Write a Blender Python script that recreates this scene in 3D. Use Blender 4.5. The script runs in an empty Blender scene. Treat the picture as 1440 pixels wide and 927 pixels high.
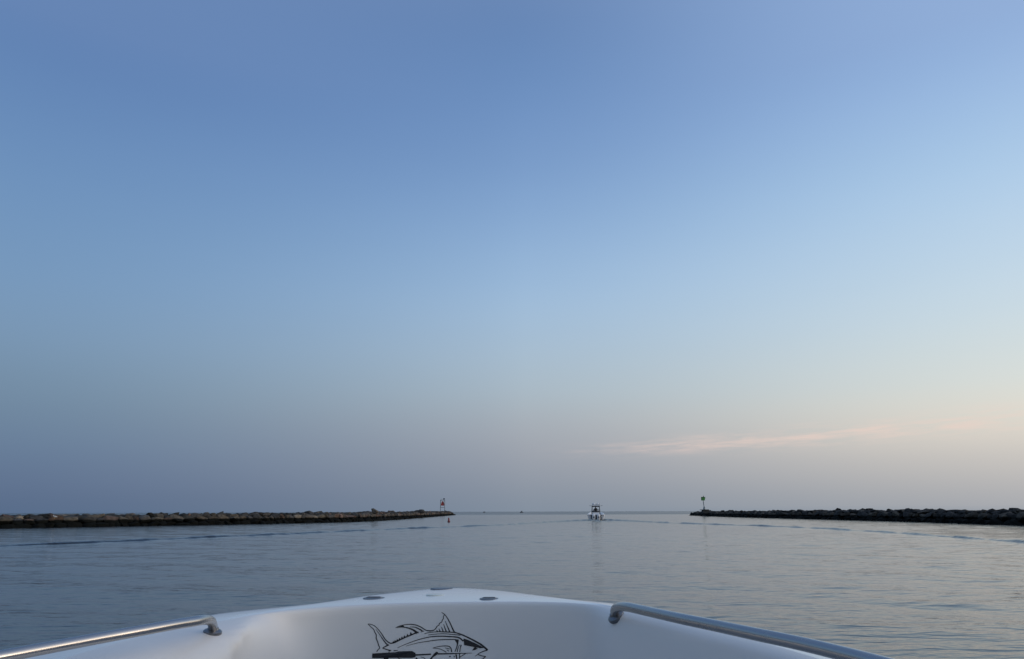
import bpy, bmesh, math, random
import numpy as np
from mathutils import Vector, Matrix, Euler
R = math.radians
S = bpy.context.scene
COL = S.collection
rng = random.Random(11)
nrng = np.random.default_rng(7)

# ------------------------------------------------------------------ camera
H = 1.6                      # eye height above the water
F = 1047.0                   # focal length in photo pixels (1440 wide)
PITCH = math.atan(256.1 / F)
ROLL = -0.003
cam_d = bpy.data.cameras.new('camera')
cam_d.sensor_width = 36.0
cam_d.lens = F / 1440 * 36.0
cam_d.clip_start = 0.05
cam_d.clip_end = 60000
cam = bpy.data.objects.new('camera', cam_d)
COL.objects.link(cam)
CM = Matrix.Rotation(math.pi / 2 + PITCH, 4, 'X') @ Matrix.Rotation(ROLL, 4, 'Z')
cam.matrix_world = Matrix.Translation((0, 0, H)) @ CM
S.camera = cam
CM3 = CM.to_3x3()

def ray(u, v):
    return CM3 @ Vector(((u - 720) / F, (463.5 - v) / F, -1))
def at_z(u, v, z=0.0):                       # real point on a level plane
    d = ray(u, v); t = (z - H) / d.z
    return Vector((0, 0, H)) + d * t
def at_y(u, v, y):
    d = ray(u, v); return Vector((0, 0, H)) + d * (y / d.y)

# ------------------------------------------------------------------ view
S.view_settings.view_transform = 'Standard'
S.view_settings.look = 'None'
S.view_settings.gamma = 1
S.view_settings.use_curve_mapping = False
S.view_settings.exposure = 0.0
S.render.engine = 'CYCLES'
S.cycles.max_bounces = 6
S.cycles.use_denoising = True

# ------------------------------------------------------------------ sky
def lin(c):
    return tuple(((x / 255) / 12.92 if x / 255 <= .04045 else ((x / 255 + .055) / 1.055) ** 2.4) for x in c)

SUN_AZ, SUN_EL = 84.0, 2.5          # degrees, clockwise from the view axis; dawn, just off the frame
world = bpy.data.worlds.new('World')
S.world = world
world.use_nodes = True
nt = world.node_tree
nt.nodes.clear()
def wn(t, **k):
    n = nt.nodes.new(t)
    for a, b in k.items(): setattr(n, a, b)
    return n
def wl(a, b): nt.links.new(a, b)
def wmath(op, a, b=None, c=None, clamp=False):
    n = wn('ShaderNodeMath', operation=op, use_clamp=clamp)
    for i, x in enumerate((a, b, c)):
        if x is None: continue
        if isinstance(x, (int, float)): n.inputs[i].default_value = x
        else: wl(x, n.inputs[i])
    return n.outputs[0]
def wmap(x, a, b, c=0., d=1., smooth=False):
    n = wn('ShaderNodeMapRange', interpolation_type='SMOOTHSTEP' if smooth else 'LINEAR')
    wl(x, n.inputs[0])
    for i, q in zip((1, 2, 3, 4), (a, b, c, d)): n.inputs[i].default_value = q
    return n.outputs[0]
def wmix(f, a, b, bt='MIX'):
    n = wn('ShaderNodeMix', data_type='RGBA', blend_type=bt)
    for i, x in ((0, f), (6, a), (7, b)):
        if isinstance(x, (int, float)): n.inputs[i].default_value = x
        elif isinstance(x, tuple): n.inputs[i].default_value = (*x, 1)
        else: wl(x, n.inputs[i])
    return n.outputs[2]
tc = wn('ShaderNodeTexCoord')
nrm = wn('ShaderNodeVectorMath', operation='NORMALIZE'); wl(tc.outputs['Generated'], nrm.inputs[0])
sx = wn('ShaderNodeSeparateXYZ'); wl(nrm.outputs[0], sx.inputs[0])
DEG = 180 / math.pi
az = wmath('MULTIPLY', wmath('ARCTAN2', sx.outputs[0], sx.outputs[1]), DEG)
el = wmath('MULTIPLY', wmath('ARCSINE', sx.outputs[2]), DEG)
elf = wmath('DIVIDE', el, 90.0, clamp=True)

def el_of(u, v):
    d = ray(u, v).normalized(); return math.degrees(math.asin(d.z))
def ramp(u, stops, zen, dark=1.0):
    n = wn('ShaderNodeValToRGB'); cr = n.color_ramp; cr.interpolation = 'B_SPLINE'
    pts = [(max(0, el_of(u, v)) / 90, lin(c)) for v, c in stops]
    pts.sort(key=lambda p: p[0])
    pts += [(.62, lin(zen[0])), (1.0, lin(zen[1]))]
    while len(cr.elements) < len(pts): cr.elements.new(.5)
    for e, (p, c) in zip(cr.elements, pts):
        e.position = p; e.color = (c[0] * dark, c[1] * dark, c[2] * dark, 1)
    wl(elf, n.inputs[0]); return n.outputs[0]
SKY_L = [(0, (95, 128, 178)), (120, (101, 136, 184)), (250, (111, 147, 190)), (380, (119, 153, 190)), (470, (122, 151, 181)),
         (550, (114, 139, 163)), (620, (101, 125, 155)), (680, (91, 113, 145)), (722, (86, 108, 138))]
SKY_C = [(0, (99, 131, 179)), (110, (107, 142, 191)), (200, (117, 151, 198)), (300, (133, 167, 209)), (400, (156, 187, 219)), (470, (165, 190, 214)),
         (550, (170, 186, 197)), (610, (163, 168, 178)), (670, (143, 152, 167)), (720, (128, 142, 158))]
SKY_R = [(0, (141, 172, 216)), (100, (151, 183, 224)), (200, (167, 199, 231)), (300, (181, 208, 233)), (430, (199, 217, 228)),
         (530, (214, 220, 216)), (585, (221, 215, 204)), (640, (199, 195, 192)), (717, (152, 160, 170))]
zl = ((126, 150, 190), (142, 164, 198)); zr = ((146, 168, 208), (142, 164, 198))  # overhead sky out of view, made brighter than dawn to light the foredeck
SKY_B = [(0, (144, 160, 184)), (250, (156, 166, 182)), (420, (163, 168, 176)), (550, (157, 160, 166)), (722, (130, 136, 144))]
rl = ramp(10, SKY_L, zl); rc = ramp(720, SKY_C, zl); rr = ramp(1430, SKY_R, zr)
c1 = wmix(wmath('POWER', wmap(az, -36, 1), 1.5), rl, rc)
c2 = wmix(wmap(az, -3, 37, smooth=True), c1, rr)
# the sky behind the boat, away from the dawn
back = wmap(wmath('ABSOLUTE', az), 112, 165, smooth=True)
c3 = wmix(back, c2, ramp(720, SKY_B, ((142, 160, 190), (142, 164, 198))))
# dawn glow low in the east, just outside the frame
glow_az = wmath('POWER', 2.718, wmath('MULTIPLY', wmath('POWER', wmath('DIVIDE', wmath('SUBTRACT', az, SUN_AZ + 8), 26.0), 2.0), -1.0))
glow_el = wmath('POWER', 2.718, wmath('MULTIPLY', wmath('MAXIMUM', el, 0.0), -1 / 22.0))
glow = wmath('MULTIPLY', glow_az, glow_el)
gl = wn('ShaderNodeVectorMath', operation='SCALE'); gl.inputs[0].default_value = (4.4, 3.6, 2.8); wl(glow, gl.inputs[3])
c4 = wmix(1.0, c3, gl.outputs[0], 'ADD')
# thin pink streaks of cloud low over the water
ca = wn('ShaderNodeCombineXYZ')
off = wmath('SUBTRACT', el, wmath('MULTIPLY_ADD', az, 0.044, 4.2))
wl(wmath('MULTIPLY', az, 0.26), ca.inputs[0]); wl(wmath('MULTIPLY', off, 2.7), ca.inputs[1]); ca.inputs[2].default_value = 3.7
cn = wn('ShaderNodeTexNoise'); cn.inputs['Scale'].default_value = 1.0; cn.inputs['Detail'].default_value = 6; cn.inputs['Roughness'].default_value = .62
wl(ca.outputs[0], cn.inputs['Vector'])
cband = wmath('POWER', 2.718, wmath('MULTIPLY', wmath('POWER', wmath('DIVIDE', off, wmap(az, 0, 38, .42, .80)), 2.0), -1.0))
cmask = wmath('MULTIPLY', wmath('MULTIPLY', cband, wmap(cn.outputs[0], .40, .70)), wmap(az, 0, 16, smooth=True))
c5 = wmix(wmath('MULTIPLY', cmask, .62), c4, lin((238, 210, 199)))
# broad, very faint unevenness of the air
un = wn('ShaderNodeTexNoise'); un.inputs['Scale'].default_value = 1.0; un.inputs['Detail'].default_value = 4
cb = wn('ShaderNodeCombineXYZ'); wl(wmath('MULTIPLY', az, .03), cb.inputs[0]); wl(wmath('MULTIPLY', el, .16), cb.inputs[1])
wl(cb.outputs[0], un.inputs['Vector'])
c6 = wmix(1.0, c5, wmix(wmap(un.outputs[0], .3, .7), (.99, .992, .994), (1.01, 1.008, 1.006)), 'MULTIPLY')
sky = wn('ShaderNodeTexSky', sky_type='NISHITA', sun_disc=False)
sky.sun_elevation = R(SUN_EL); sky.sun_rotation = R(SUN_AZ)
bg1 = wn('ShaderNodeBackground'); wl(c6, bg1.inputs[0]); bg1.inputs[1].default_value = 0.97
bg2 = wn('ShaderNodeBackground'); wl(sky.outputs[0], bg2.inputs[0]); bg2.inputs[1].default_value = 0.05 * .15
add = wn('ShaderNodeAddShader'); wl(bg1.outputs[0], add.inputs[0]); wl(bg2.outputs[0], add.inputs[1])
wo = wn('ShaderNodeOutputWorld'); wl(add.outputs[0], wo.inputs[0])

# ------------------------------------------------------------------ sun (very low, veiled)
sd = bpy.data.lights.new('sun', 'SUN'); sd.energy = 0.25; sd.angle = R(12); sd.color = (1.0, .80, .62)
so = bpy.data.objects.new('sun', sd); COL.objects.link(so)
to_sun = Vector((math.sin(R(SUN_AZ)) * math.cos(R(SUN_EL + 2)), math.cos(R(SUN_AZ)) * math.cos(R(SUN_EL + 2)), math.sin(R(SUN_EL + 2))))
so.rotation_euler = to_sun.to_track_quat('Z', 'Y').to_euler(); so.location = (60, 15, 30)

# ------------------------------------------------------------------ helpers
def tag(o, label=None, cat=None, group=None, kind=None):
    if label: o['label'] = label
    if cat: o['category'] = cat
    if group: o['group'] = group
    if kind: o['kind'] = kind
    return o
def empty(name, loc, rz=0.0, parent=None):
    o = bpy.data.objects.new(name, None); o.empty_display_size = .2
    COL.objects.link(o); o.location = loc; o.rotation_euler = (0, 0, rz)
    if parent: o.parent = parent
    return o
def link_mesh(name, me, mat, parent=None, smooth=False):
    if mat and not me.materials: me.materials.append(mat)
    if smooth:
        me.polygons.foreach_set('use_smooth', [True] * len(me.polygons))
    o = bpy.data.objects.new(name, me); COL.objects.link(o)
    if parent: o.parent = parent
    return o
def from_bm(name, bm, mat, parent=None, smooth=False, sharp=None):
    bmesh.ops.recalc_face_normals(bm, faces=bm.faces)
    me = bpy.data.meshes.new(name); bm.to_mesh(me); bm.free()
    o = link_mesh(name, me, mat, parent, smooth)
    if sharp: me.set_sharp_from_angle(angle=R(sharp))
    return o
def box(bm, c, s, rot=None, bev=0.0):
    m = Matrix.Translation(c) @ (rot.to_4x4() if rot else Matrix.Identity(4)) @ Matrix.Diagonal((*s, 1))
    r = bmesh.ops.create_cube(bm, size=1.0, matrix=m)
    if bev > 0:
        es = list({e for v in r['verts'] for e in v.link_edges})
        bmesh.ops.bevel(bm, geom=es, offset=bev, segments=2, affect='EDGES', profile=.6)
def tube(bm, pts, rad, n=10, cap=True):
    pts = [Vector(p) for p in pts]
    rads = rad if isinstance(rad, (list, tuple)) else [rad] * len(pts)
    rings = []; up = Vector((0, 0, 1)); prev = None
    for i, p in enumerate(pts):
        t = (pts[min(i + 1, len(pts) - 1)] - pts[max(i - 1, 0)]).normalized()
        if prev is None:
            a = t.cross(up if abs(t.z) < .9 else Vector((1, 0, 0))).normalized()
        else:
            a = (prev - t * prev.dot(t)).normalized()
        prev = a; b = t.cross(a)
        rings.append([bm.verts.new(p + (a * math.cos(q) + b * math.sin(q)) * rads[i]) for q in (2 * math.pi * k / n for k in range(n))])
    for r0, r1 in zip(rings, rings[1:]):
        for k in range(n): bm.faces.new((r0[k], r0[(k + 1) % n], r1[(k + 1) % n], r1[k]))
    if cap:
        bm.faces.new(rings[0][::-1]); bm.faces.new(rings[-1])
def lathe(bm, prof, n=20, c=(0, 0, 0)):
    rings = [[bm.verts.new((c[0] + r * math.cos(2 * math.pi * k / n), c[1] + r * math.sin(2 * math.pi * k / n), c[2] + z)) for k in range(n)] for r, z in prof]
    for r0, r1 in zip(rings, rings[1:]):
        for k in range(n): bm.faces.new((r0[k], r0[(k + 1) % n], r1[(k + 1) % n], r1[k]))
    bm.faces.new(rings[0][::-1]); bm.faces.new(rings[-1])
def spline(pts, n):                          # Catmull-Rom, even in arc length
    P = np.array([tuple(p) for p in pts], float)
    P = np.vstack([2 * P[0] - P[1], P, 2 * P[-1] - P[-2]])
    out = []
    for i in range(1, len(P) - 2):
        for t in np.linspace(0, 1, 24, endpoint=False):
            a, b, c, d = P[i - 1:i + 3]
            out.append(.5 * (2 * b + (c - a) * t + (2 * a - 5 * b + 4 * c - d) * t * t + (3 * b - a - 3 * c + d) * t ** 3))
    out.append(P[-2]); out = np.array(out)
    s = np.r_[0, np.cumsum(np.linalg.norm(np.diff(out, axis=0), axis=1))]
    q = np.linspace(0, s[-1], n)
    return np.stack([np.interp(q, s, out[:, k]) for k in range(out.shape[1])], 1)

# ------------------------------------------------------------------ materials
def mat(name, base, rough=.5, metal=0.0, spec=.5, coat=0.0, var=0.0, vscale=6.0, bump=0.0, bscale=40.0, rvar=0.0):
    m = bpy.data.materials.new(name); m.use_nodes = True
    t = m.node_tree; b = t.nodes['Principled BSDF']
    b.inputs['Base Color'].default_value = (*base, 1); b.inputs['Roughness'].default_value = rough
    b.inputs['Metallic'].default_value = metal; b.inputs['Specular IOR Level'].default_value = spec
    b.inputs['Coat Weight'].default_value = coat; b.inputs['Coat Roughness'].default_value = .12
    if var or rvar or bump:
        tcn = t.nodes.new('ShaderNodeTexCoord')
        nz = t.nodes.new('ShaderNodeTexNoise'); nz.inputs['Scale'].default_value = vscale; nz.inputs['Detail'].default_value = 6
        t.links.new(tcn.outputs['Object'], nz.inputs['Vector'])
        if var:
            mx = t.nodes.new('ShaderNodeMix'); mx.data_type = 'RGBA'
            t.links.new(nz.outputs[0], mx.inputs[0])
            mx.inputs[6].default_value = (*[x * (1 - var) for x in base], 1); mx.inputs[7].default_value = (*[min(.95, x * (1 + var)) for x in base], 1)
            t.links.new(mx.outputs[2], b.inputs['Base Color'])
        if rvar:
            mr = t.nodes.new('ShaderNodeMapRange'); t.links.new(nz.outputs[0], mr.inputs[0])
            mr.inputs[1].default_value = .3; mr.inputs[2].default_value = .7; mr.inputs[3].default_value = rough - rvar; mr.inputs[4].default_value = rough + rvar
            t.links.new(mr.outputs[0], b.inputs['Roughness'])
        if bump:
            n2 = t.nodes.new('ShaderNodeTexNoise'); n2.inputs['Scale'].default_value = bscale; n2.inputs['Detail'].default_value = 4
            t.links.new(tcn.outputs['Object'], n2.inputs['Vector'])
            bp = t.nodes.new('ShaderNodeBump'); bp.inputs['Strength'].default_value = bump; bp.inputs['Distance'].default_value = .02
            t.links.new(n2.outputs[0], bp.inputs['Height']); t.links.new(bp.outputs[0], b.inputs['Normal'])
    return m
M = {}
M['gelcoat'] = mat('white gelcoat', (.82, .82, .80), .26, var=.03, vscale=3.0, rvar=.06, coat=.6)
M['liner'] = mat('white liner gelcoat', (.71, .705, .68), .42, var=.035, vscale=4.0, rvar=.06)
M['steel'] = mat('brushed stainless steel', (.42, .41, .40), .25, metal=1.0, rvar=.05, vscale=30)
M['dull_steel'] = mat('dull stainless steel', (.20, .205, .215), .38, metal=1.0, rvar=.06, vscale=30)
M['decal'] = mat('black vinyl', (.006, .007, .010), .45)
M['rubber'] = mat('grey rubber', (.10, .10, .11), .6)
M['floor'] = mat('grey deck', (.42, .43, .44), .6, var=.05, bump=.2, bscale=150)
M['light_lens'] = mat('pale lens', (.62, .66, .60), .2)
M['boat_white'] = mat('boat white', (.80, .81, .81), .3, var=.03)
M['engine_white'] = mat('engine white', (.84, .85, .85), .25)
M['dark'] = mat('dark trim', (.012, .015, .02), .5)
M['grey_frame'] = mat('grey frame', (.09, .105, .12), .45)
M['canvas'] = mat('charcoal canvas', (.02, .022, .028), .8)
M['bottom'] = mat('dark bottom paint', (.02, .03, .045), .5)
M['red'] = mat('weathered red paint', (.40, .06, .06), .5, var=.2, vscale=5)
M['buoy_red'] = mat('dark red buoy paint', (.22, .02, .022), .45, var=.25, vscale=8)
M['green'] = mat('green dayboard', (.08, .33, .07), .5, var=.15, vscale=4)
M['white_mark'] = mat('white reflective border', (.7, .7, .7), .5)
M['galv'] = mat('galvanised steel', (.20, .25, .28), .5, metal=.4, var=.2, vscale=8)
M['concrete'] = mat('weathered concrete', (.06, .06, .055), .9, var=.25, vscale=3, bump=.4, bscale=12)
M['solar'] = mat('solar panel', (.01, .012, .03), .15)
M['skin'] = mat('skin', (.35, .2, .14), .5)
M['jacket'] = mat('dark jacket', (.012, .014, .02), .8)
M['hair'] = mat('dark hair', (.01, .009, .008), .6)
M['feather'] = mat('white feathers', (.55, .55, .53), .7)
M['beak'] = mat('yellow beak', (.5, .3, .05), .5)

# boulders: granite whose tint is stored per stone; weed and wet growth up to the high-water mark
def rock_material():
    m = bpy.data.materials.new('jetty granite'); m.use_nodes = True
    t = m.node_tree; b = t.nodes['Principled BSDF']; L = t.links
    at = t.nodes.new('ShaderNodeAttribute'); at.attribute_name = 'tint'
    g = t.nodes.new('ShaderNodeNewGeometry')
    n1 = t.nodes.new('ShaderNodeTexNoise'); n1.inputs['Scale'].default_value = 2.2; n1.inputs['Detail'].default_value = 8; n1.inputs['Roughness'].default_value = .65
    L.new(g.outputs['Position'], n1.inputs['Vector'])
    mr = t.nodes.new('ShaderNodeMapRange'); L.new(n1.outputs[0], mr.inputs[0])
    mr.inputs[1].default_value = .3; mr.inputs[2].default_value = .7; mr.inputs[3].default_value = .55; mr.inputs[4].default_value = 1.35
    mu = t.nodes.new('ShaderNodeMix'); mu.data_type = 'RGBA'; mu.blend_type = 'MULTIPLY'; mu.inputs[0].default_value = 1
    L.new(at.outputs['Color'], mu.inputs[6]); L.new(mr.outputs[0], mu.inputs[7])
    # tide mark
    sp = t.nodes.new('ShaderNodeSeparateXYZ'); L.new(g.outputs['Position'], sp.inputs[0])
    n2 = t.nodes.new('ShaderNodeTexNoise'); n2.inputs['Scale'].default_value = .8; n2.inputs['Detail'].default_value = 4
    L.new(g.outputs['Position'], n2.inputs['Vector'])
    ma = t.nodes.new('ShaderNodeMath'); ma.operation = 'MULTIPLY_ADD'; L.new(n2.outputs[0], ma.inputs[0]); ma.inputs[1].default_value = -.45; L.new(sp.outputs[2], ma.inputs[2])
    mw = t.nodes.new('ShaderNodeMapRange'); L.new(ma.outputs[0], mw.inputs[0])
    mw.inputs[1].default_value = .50; mw.inputs[2].default_value = .64; mw.inputs[3].default_value = 1; mw.inputs[4].default_value = 0
    wd = t.nodes.new('ShaderNodeMix'); wd.data_type = 'RGBA'
    L.new(mw.outputs[0], wd.inputs[0]); L.new(mu.outputs[2], wd.inputs[6]); wd.inputs[7].default_value = (.007, .008, .007, 1)
    L.new(wd.outputs[2], b.inputs['Base Color'])
    b.inputs['Roughness'].default_value = .9; b.inputs['Specular IOR Level'].default_value = .08
    n3 = t.nodes.new('ShaderNodeTexNoise'); n3.inputs['Scale'].default_value = 7; n3.inputs['Detail'].default_value = 6
    L.new(g.outputs['Position'], n3.inputs['Vector'])
    bp = t.nodes.new('ShaderNodeBump'); bp.inputs['Strength'].default_value = .5; bp.inputs['Distance'].default_value = .06
    L.new(n3.outputs[0], bp.inputs['Height']); L.new(bp.outputs[0], b.inputs['Normal'])
    return m
M['rock'] = rock_material()

def water_material():
    m = bpy.data.materials.new('harbour water'); m.use_nodes = True
    t = m.node_tree; b = t.nodes['Principled BSDF']; L = t.links
    b.inputs['Base Color'].default_value = (.008, .014, .019, 1)
    b.inputs['IOR'].default_value = 1.333
    g = t.nodes.new('ShaderNodeNewGeometry')
    sp = t.nodes.new('ShaderNodeSeparateXYZ'); L.new(g.outputs['Position'], sp.inputs[0])
    ln = t.nodes.new('ShaderNodeVectorMath'); ln.operation = 'LENGTH'; L.new(g.outputs['Position'], ln.inputs[0])
    # open sea beyond the jetty heads is wind-ruffled: rougher than the sheltered channel
    n0 = t.nodes.new('ShaderNodeTexNoise'); n0.inputs['Scale'].default_value = 1.0; n0.inputs['Detail'].default_value = 3
    mp = t.nodes.new('ShaderNodeMapping'); mp.inputs['Scale'].default_value = (.002, .006, 1); L.new(g.outputs['Position'], mp.inputs['Vector']); L.new(mp.outputs[0], n0.inputs['Vector'])
    r1 = t.nodes.new('ShaderNodeMapRange'); r1.interpolation_type = 'SMOOTHSTEP'; L.new(ln.outputs['Value'], r1.inputs[0])
    r1.inputs[1].default_value = 15; r1.inputs[2].default_value = 160; r1.inputs[3].default_value = .055; r1.inputs[4].default_value = .13
    r2 = t.nodes.new('ShaderNodeMapRange'); r2.interpolation_type = 'SMOOTHSTEP'; L.new(sp.outputs[1], r2.inputs[0])
    r2.inputs[1].default_value = 330; r2.inputs[2].default_value = 470; r2.inputs[3].default_value = 0; r2.inputs[4].default_value = .20
    rp = t.nodes.new('ShaderNodeMapRange'); L.new(n0.outputs[0], rp.inputs[0]); rp.inputs[1].default_value = .35; rp.inputs[2].default_value = .65; rp.inputs[3].default_value = .35; rp.inputs[4].default_value = 1.2
    rm = t.nodes.new('ShaderNodeMath'); rm.operation = 'MULTIPLY_ADD'; L.new(r2.outputs[0], rm.inputs[0]); L.new(rp.outputs[0], rm.inputs[1]); L.new(r1.outputs[0], rm.inputs[2])
    L.new(rm.outputs[0], b.inputs['Roughness'])
    # small ripples
    def ripple(scale, rot, detail, dist, strength, prev=None):
        mp = t.nodes.new('ShaderNodeMapping'); mp.inputs['Scale'].default_value = scale; mp.inputs['Rotation'].default_value = (0, 0, rot)
        L.new(g.outputs['Position'], mp.inputs['Vector'])
        nz = t.nodes.new('ShaderNodeTexNoise'); nz.inputs['Scale'].default_value = 1; nz.inputs['Detail'].default_value = detail; nz.inputs['Roughness'].default_value = .5
        L.new(mp.outputs[0], nz.inputs['Vector'])
        bp = t.nodes.new('ShaderNodeBump'); bp.inputs['Strength'].default_value = strength; bp.inputs['Distance'].default_value = dist
        L.new(nz.outputs[0], bp.inputs['Height'])
        if prev: L.new(prev.outputs[0], bp.inputs['Normal'])
        return bp
    b1 = ripple((.9, 2.2, 1), R(8), 3, .040, 1.0)
    b2 = ripple((2.4, 5.5, 1), R(-14), 3, .019, 1.0, b1)
    L.new(b2.outputs[0], b.inputs['Normal'])
    return m
M['water'] = water_material()

# ------------------------------------------------------------------ water: one sheet to the horizon, with real swell and the wake of the boat ahead
WAKE_L = [at_z(u, v) for u, v in ((829, 732.6), (800, 733.6), (770, 735.0), (700, 739), (620, 742.2), (540, 745.2), (430, 750.3), (330, 754.5), (255, 757.6), (125, 763.8), (0, 768.5), (-160, 776))]
WAKE_R = [at_z(u, v) for u, v in ((852, 732.3), (880, 733.2), (950, 736.2), (1010, 738.2), (1070, 740.2), (1130, 742.5), (1200, 746.2), (1270, 750.5), (1330, 755.0), (1392, 759.2), (1500, 768))]
def build_water():
    fine = np.radians(np.arange(-54, 54.01, .105)); coarse = np.radians(np.arange(57, 303.1, 3.0))
    th = np.r_[fine, coarse]
    rr = np.r_[np.exp(np.arange(math.log(1.2), math.log(8), .02)), np.exp(np.arange(math.log(8), math.log(30), .006)), np.exp(np.arange(math.log(30), math.log(160), .0026)), np.exp(np.arange(math.log(160), math.log(320), .007)), np.exp(np.arange(math.log(320), math.log(40000), .05))]
    nR, nT = len(rr), len(th)
    RR, TH = np.meshgrid(rr, th, indexing='ij')
    X = RR * np.sin(TH); Y = RR * np.cos(TH); Z = np.zeros_like(X)
    # gentle swell and ripples, each component only where the sheet is fine enough to carry it
    for k in range(44):
        lam = math.exp(nrng.uniform(math.log(.35), math.log(5.0)))
        a = nrng.normal(R(78), R(30)); kk = 2 * math.pi / lam
        amp = .0105 * lam / (2 * math.pi)
        fade = np.clip((lam - RR * .011) / (RR * .011 + 1e-6), 0, 1)
        mod = .6 + .6 * np.sin((X * math.sin(a * 3 + k) + Y * math.cos(a * 2 + k)) * .09 / max(1, lam * .3) + k) 
        Z += amp * fade * mod * np.sin(kk * (X * math.cos(a) + Y * math.sin(a)) + nrng.uniform(0, 6.28))
    # wake crests
    def wake(path, seed, a0, a1):
        nonlocal Z
        P = spline([(p.x, p.y) for p in path], 400)
        s = np.r_[0, np.cumsum(np.linalg.norm(np.diff(P, axis=0), axis=1))]
        r = np.random.default_rng(seed)
        modn = np.zeros_like(s)
        for q in range(9):
            lam = r.uniform(5, 16); modn += np.sin(2 * math.pi * s / lam + r.uniform(0, 6.28))
        modn = np.clip(.76 + modn * .10, .5, 1.0)
        modn = np.where(s < 30, np.maximum(modn, 1.25 - s / 60), modn)
        lo = P.min(0) - 8; hi = P.max(0) + 8
        sel = np.where((X > lo[0]) & (X < hi[0]) & (Y > lo[1]) & (Y < hi[1]))
        px, py = X[sel], Y[sel]
        best = np.full(px.shape, 1e9); bi = np.zeros(px.shape, int); sg = np.zeros(px.shape)
        for i in range(0, len(P)):
            d = (px - P[i, 0]) ** 2 + (py - P[i, 1]) ** 2
            mk = d < best; best[mk] = d[mk]; bi[mk] = i
        j0 = np.clip(bi - 1, 0, len(P) - 1); j1 = np.clip(bi + 1, 0, len(P) - 1)
        tx, ty = P[j1, 0] - P[j0, 0], P[j1, 1] - P[j0, 1]; tl = np.hypot(tx, ty) + 1e-9
        sd = ((px - P[bi, 0]) * -ty + (py - P[bi, 1]) * tx) / tl
        al = ((px - P[bi, 0]) * tx + (py - P[bi, 1]) * ty) / tl
        f = bi / (len(P) - 1)
        w = .12 + .34 * np.clip(py / 140, 0, 1)
        amp = a0 * w * modn[bi] * np.exp(-(np.maximum(np.abs(al) - .6, 0) / 1.0) ** 2)
        z = np.exp(-(sd / w) ** 2) - .35 * np.exp(-((np.abs(sd) - 1.7 * w) / w) ** 2) + .22 * np.exp(-((np.abs(sd) - 3.6 * w) / w) ** 2)
        Z[sel] += amp * z
    wake(WAKE_L, 5, .56, 0); wake(WAKE_R, 8, .56, 0)
    bx, by = WAKE_L[0].x * .5 + WAKE_R[0].x * .5, WAKE_L[0].y          # churned water astern of the boat
    blob = np.exp(-((X - bx + (by - Y) * .07) / (1.6 + .05 * np.clip(by - Y, 0, 40))) ** 2) * np.where(Y < by, np.exp(-(by - Y) / 16), np.exp(-((Y - by) / 1.5) ** 2))
    near = blob > .01
    for k in range(24):
        lam = nrng.uniform(.8, 2.6); a = nrng.uniform(0, 6.28)
        Z[near] += .012 * lam * blob[near] * np.sin(2 * math.pi / lam * (X[near] * math.cos(a) + Y[near] * math.sin(a)) + nrng.uniform(0, 6.28))
    co = np.stack([X, Y, Z], -1).reshape(-1, 3)
    i = np.arange(nR - 1)[:, None] * nT; j = np.arange(nT)[None, :]; j2 = (j + 1) % nT
    q = np.stack([i + j, i + nT + j, i + nT + j2, i + j2], -1).reshape(-1, 4)
    q = q[:, ::-1]
    nf = len(q) + 1
    me = bpy.data.meshes.new('water')
    me.vertices.add(len(co)); me.vertices.foreach_set('co', co.ravel())
    loops = np.r_[q.ravel(), np.arange(nT)[::-1]]
    me.loops.add(len(loops)); me.loops.foreach_set('vertex_index', loops.astype(np.int32))
    me.polygons.add(nf)
    me.polygons.foreach_set('loop_start', np.r_[np.arange(0, 4 * len(q), 4), 4 * len(q)].astype(np.int32))
    me.update(calc_edges=True); me.validate()
    if me.polygons[len(q) // 3].normal.z < 0: me.flip_normals()
    tag(link_mesh('water', me, M['water'], smooth=True), kind='structure')
build_water()

# the seabed under the water sheet
bm = bmesh.new()
bmesh.ops.create_grid(bm, x_segments=2, y_segments=2, size=42000, matrix=Matrix.Translation((0, 0, -6)))
tag(from_bm('seabed', bm, M['concrete']), kind='structure')

# ------------------------------------------------------------------ jetties
bmi = bmesh.new(); bmesh.ops.create_icosphere(bmi, subdivisions=2, radius=1.0)
ICO_V = np.array([v.co[:] for v in bmi.verts]); ICO_F = np.array([[v.index for v in f.verts] for f in bmi.faces]); bmi.free()
def rock_shape(sz):
    """one quarried block: a ball cut by a handful of planes"""
    V = ICO_V.copy()
    n = nrng.normal(size=(9, 3)); n /= np.linalg.norm(n, axis=1)[:, None]
    n[0] = (0, 0, 1); n[1] = (0, 0, -1); n[2] = (0, -1, .12); n[3] = (1, .1, 0); n[4] = (-1, .1, 0); n[5] = (0, 1, 0)
    n[:6] += nrng.normal(size=(6, 3)) * .22; n /= np.linalg.norm(n, axis=1)[:, None]
    d = nrng.uniform(.62, .9, 9)
    dots = V @ n.T
    r = np.where(dots > .05, d / np.maximum(dots, .05), 9).min(1)
    r = np.minimum(r, 1.15) * (1 + nrng.normal(size=len(V)) * .02)
    V = V * r[:, None]
    return V * (np.array(sz) / 1.55)
TINTS = {'tan': [(.29, .25, .20), (.25, .215, .17), (.27, .24, .19)], 'pink': [(.36, .26, .22), (.33, .25, .215)], 'pale': [(.40, .35, .28), (.37, .33, .27)],
         'grey': [(.15, .15, .145), (.13, .135, .13), (.18, .175, .165)], 'rusty': [(.24, .17, .13)]}
def rock_mesh(name, V, tint):
    me = bpy.data.meshes.new(name)
    me.from_pydata(V.tolist(), [], ICO_F.tolist())
    a = me.attributes.new('tint', 'FLOAT_COLOR', 'POINT'); a.data.foreach_set('color', np.tile((*tint, 1), (len(V), 1)).ravel())
    me.materials.append(M['rock']); return me
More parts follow.
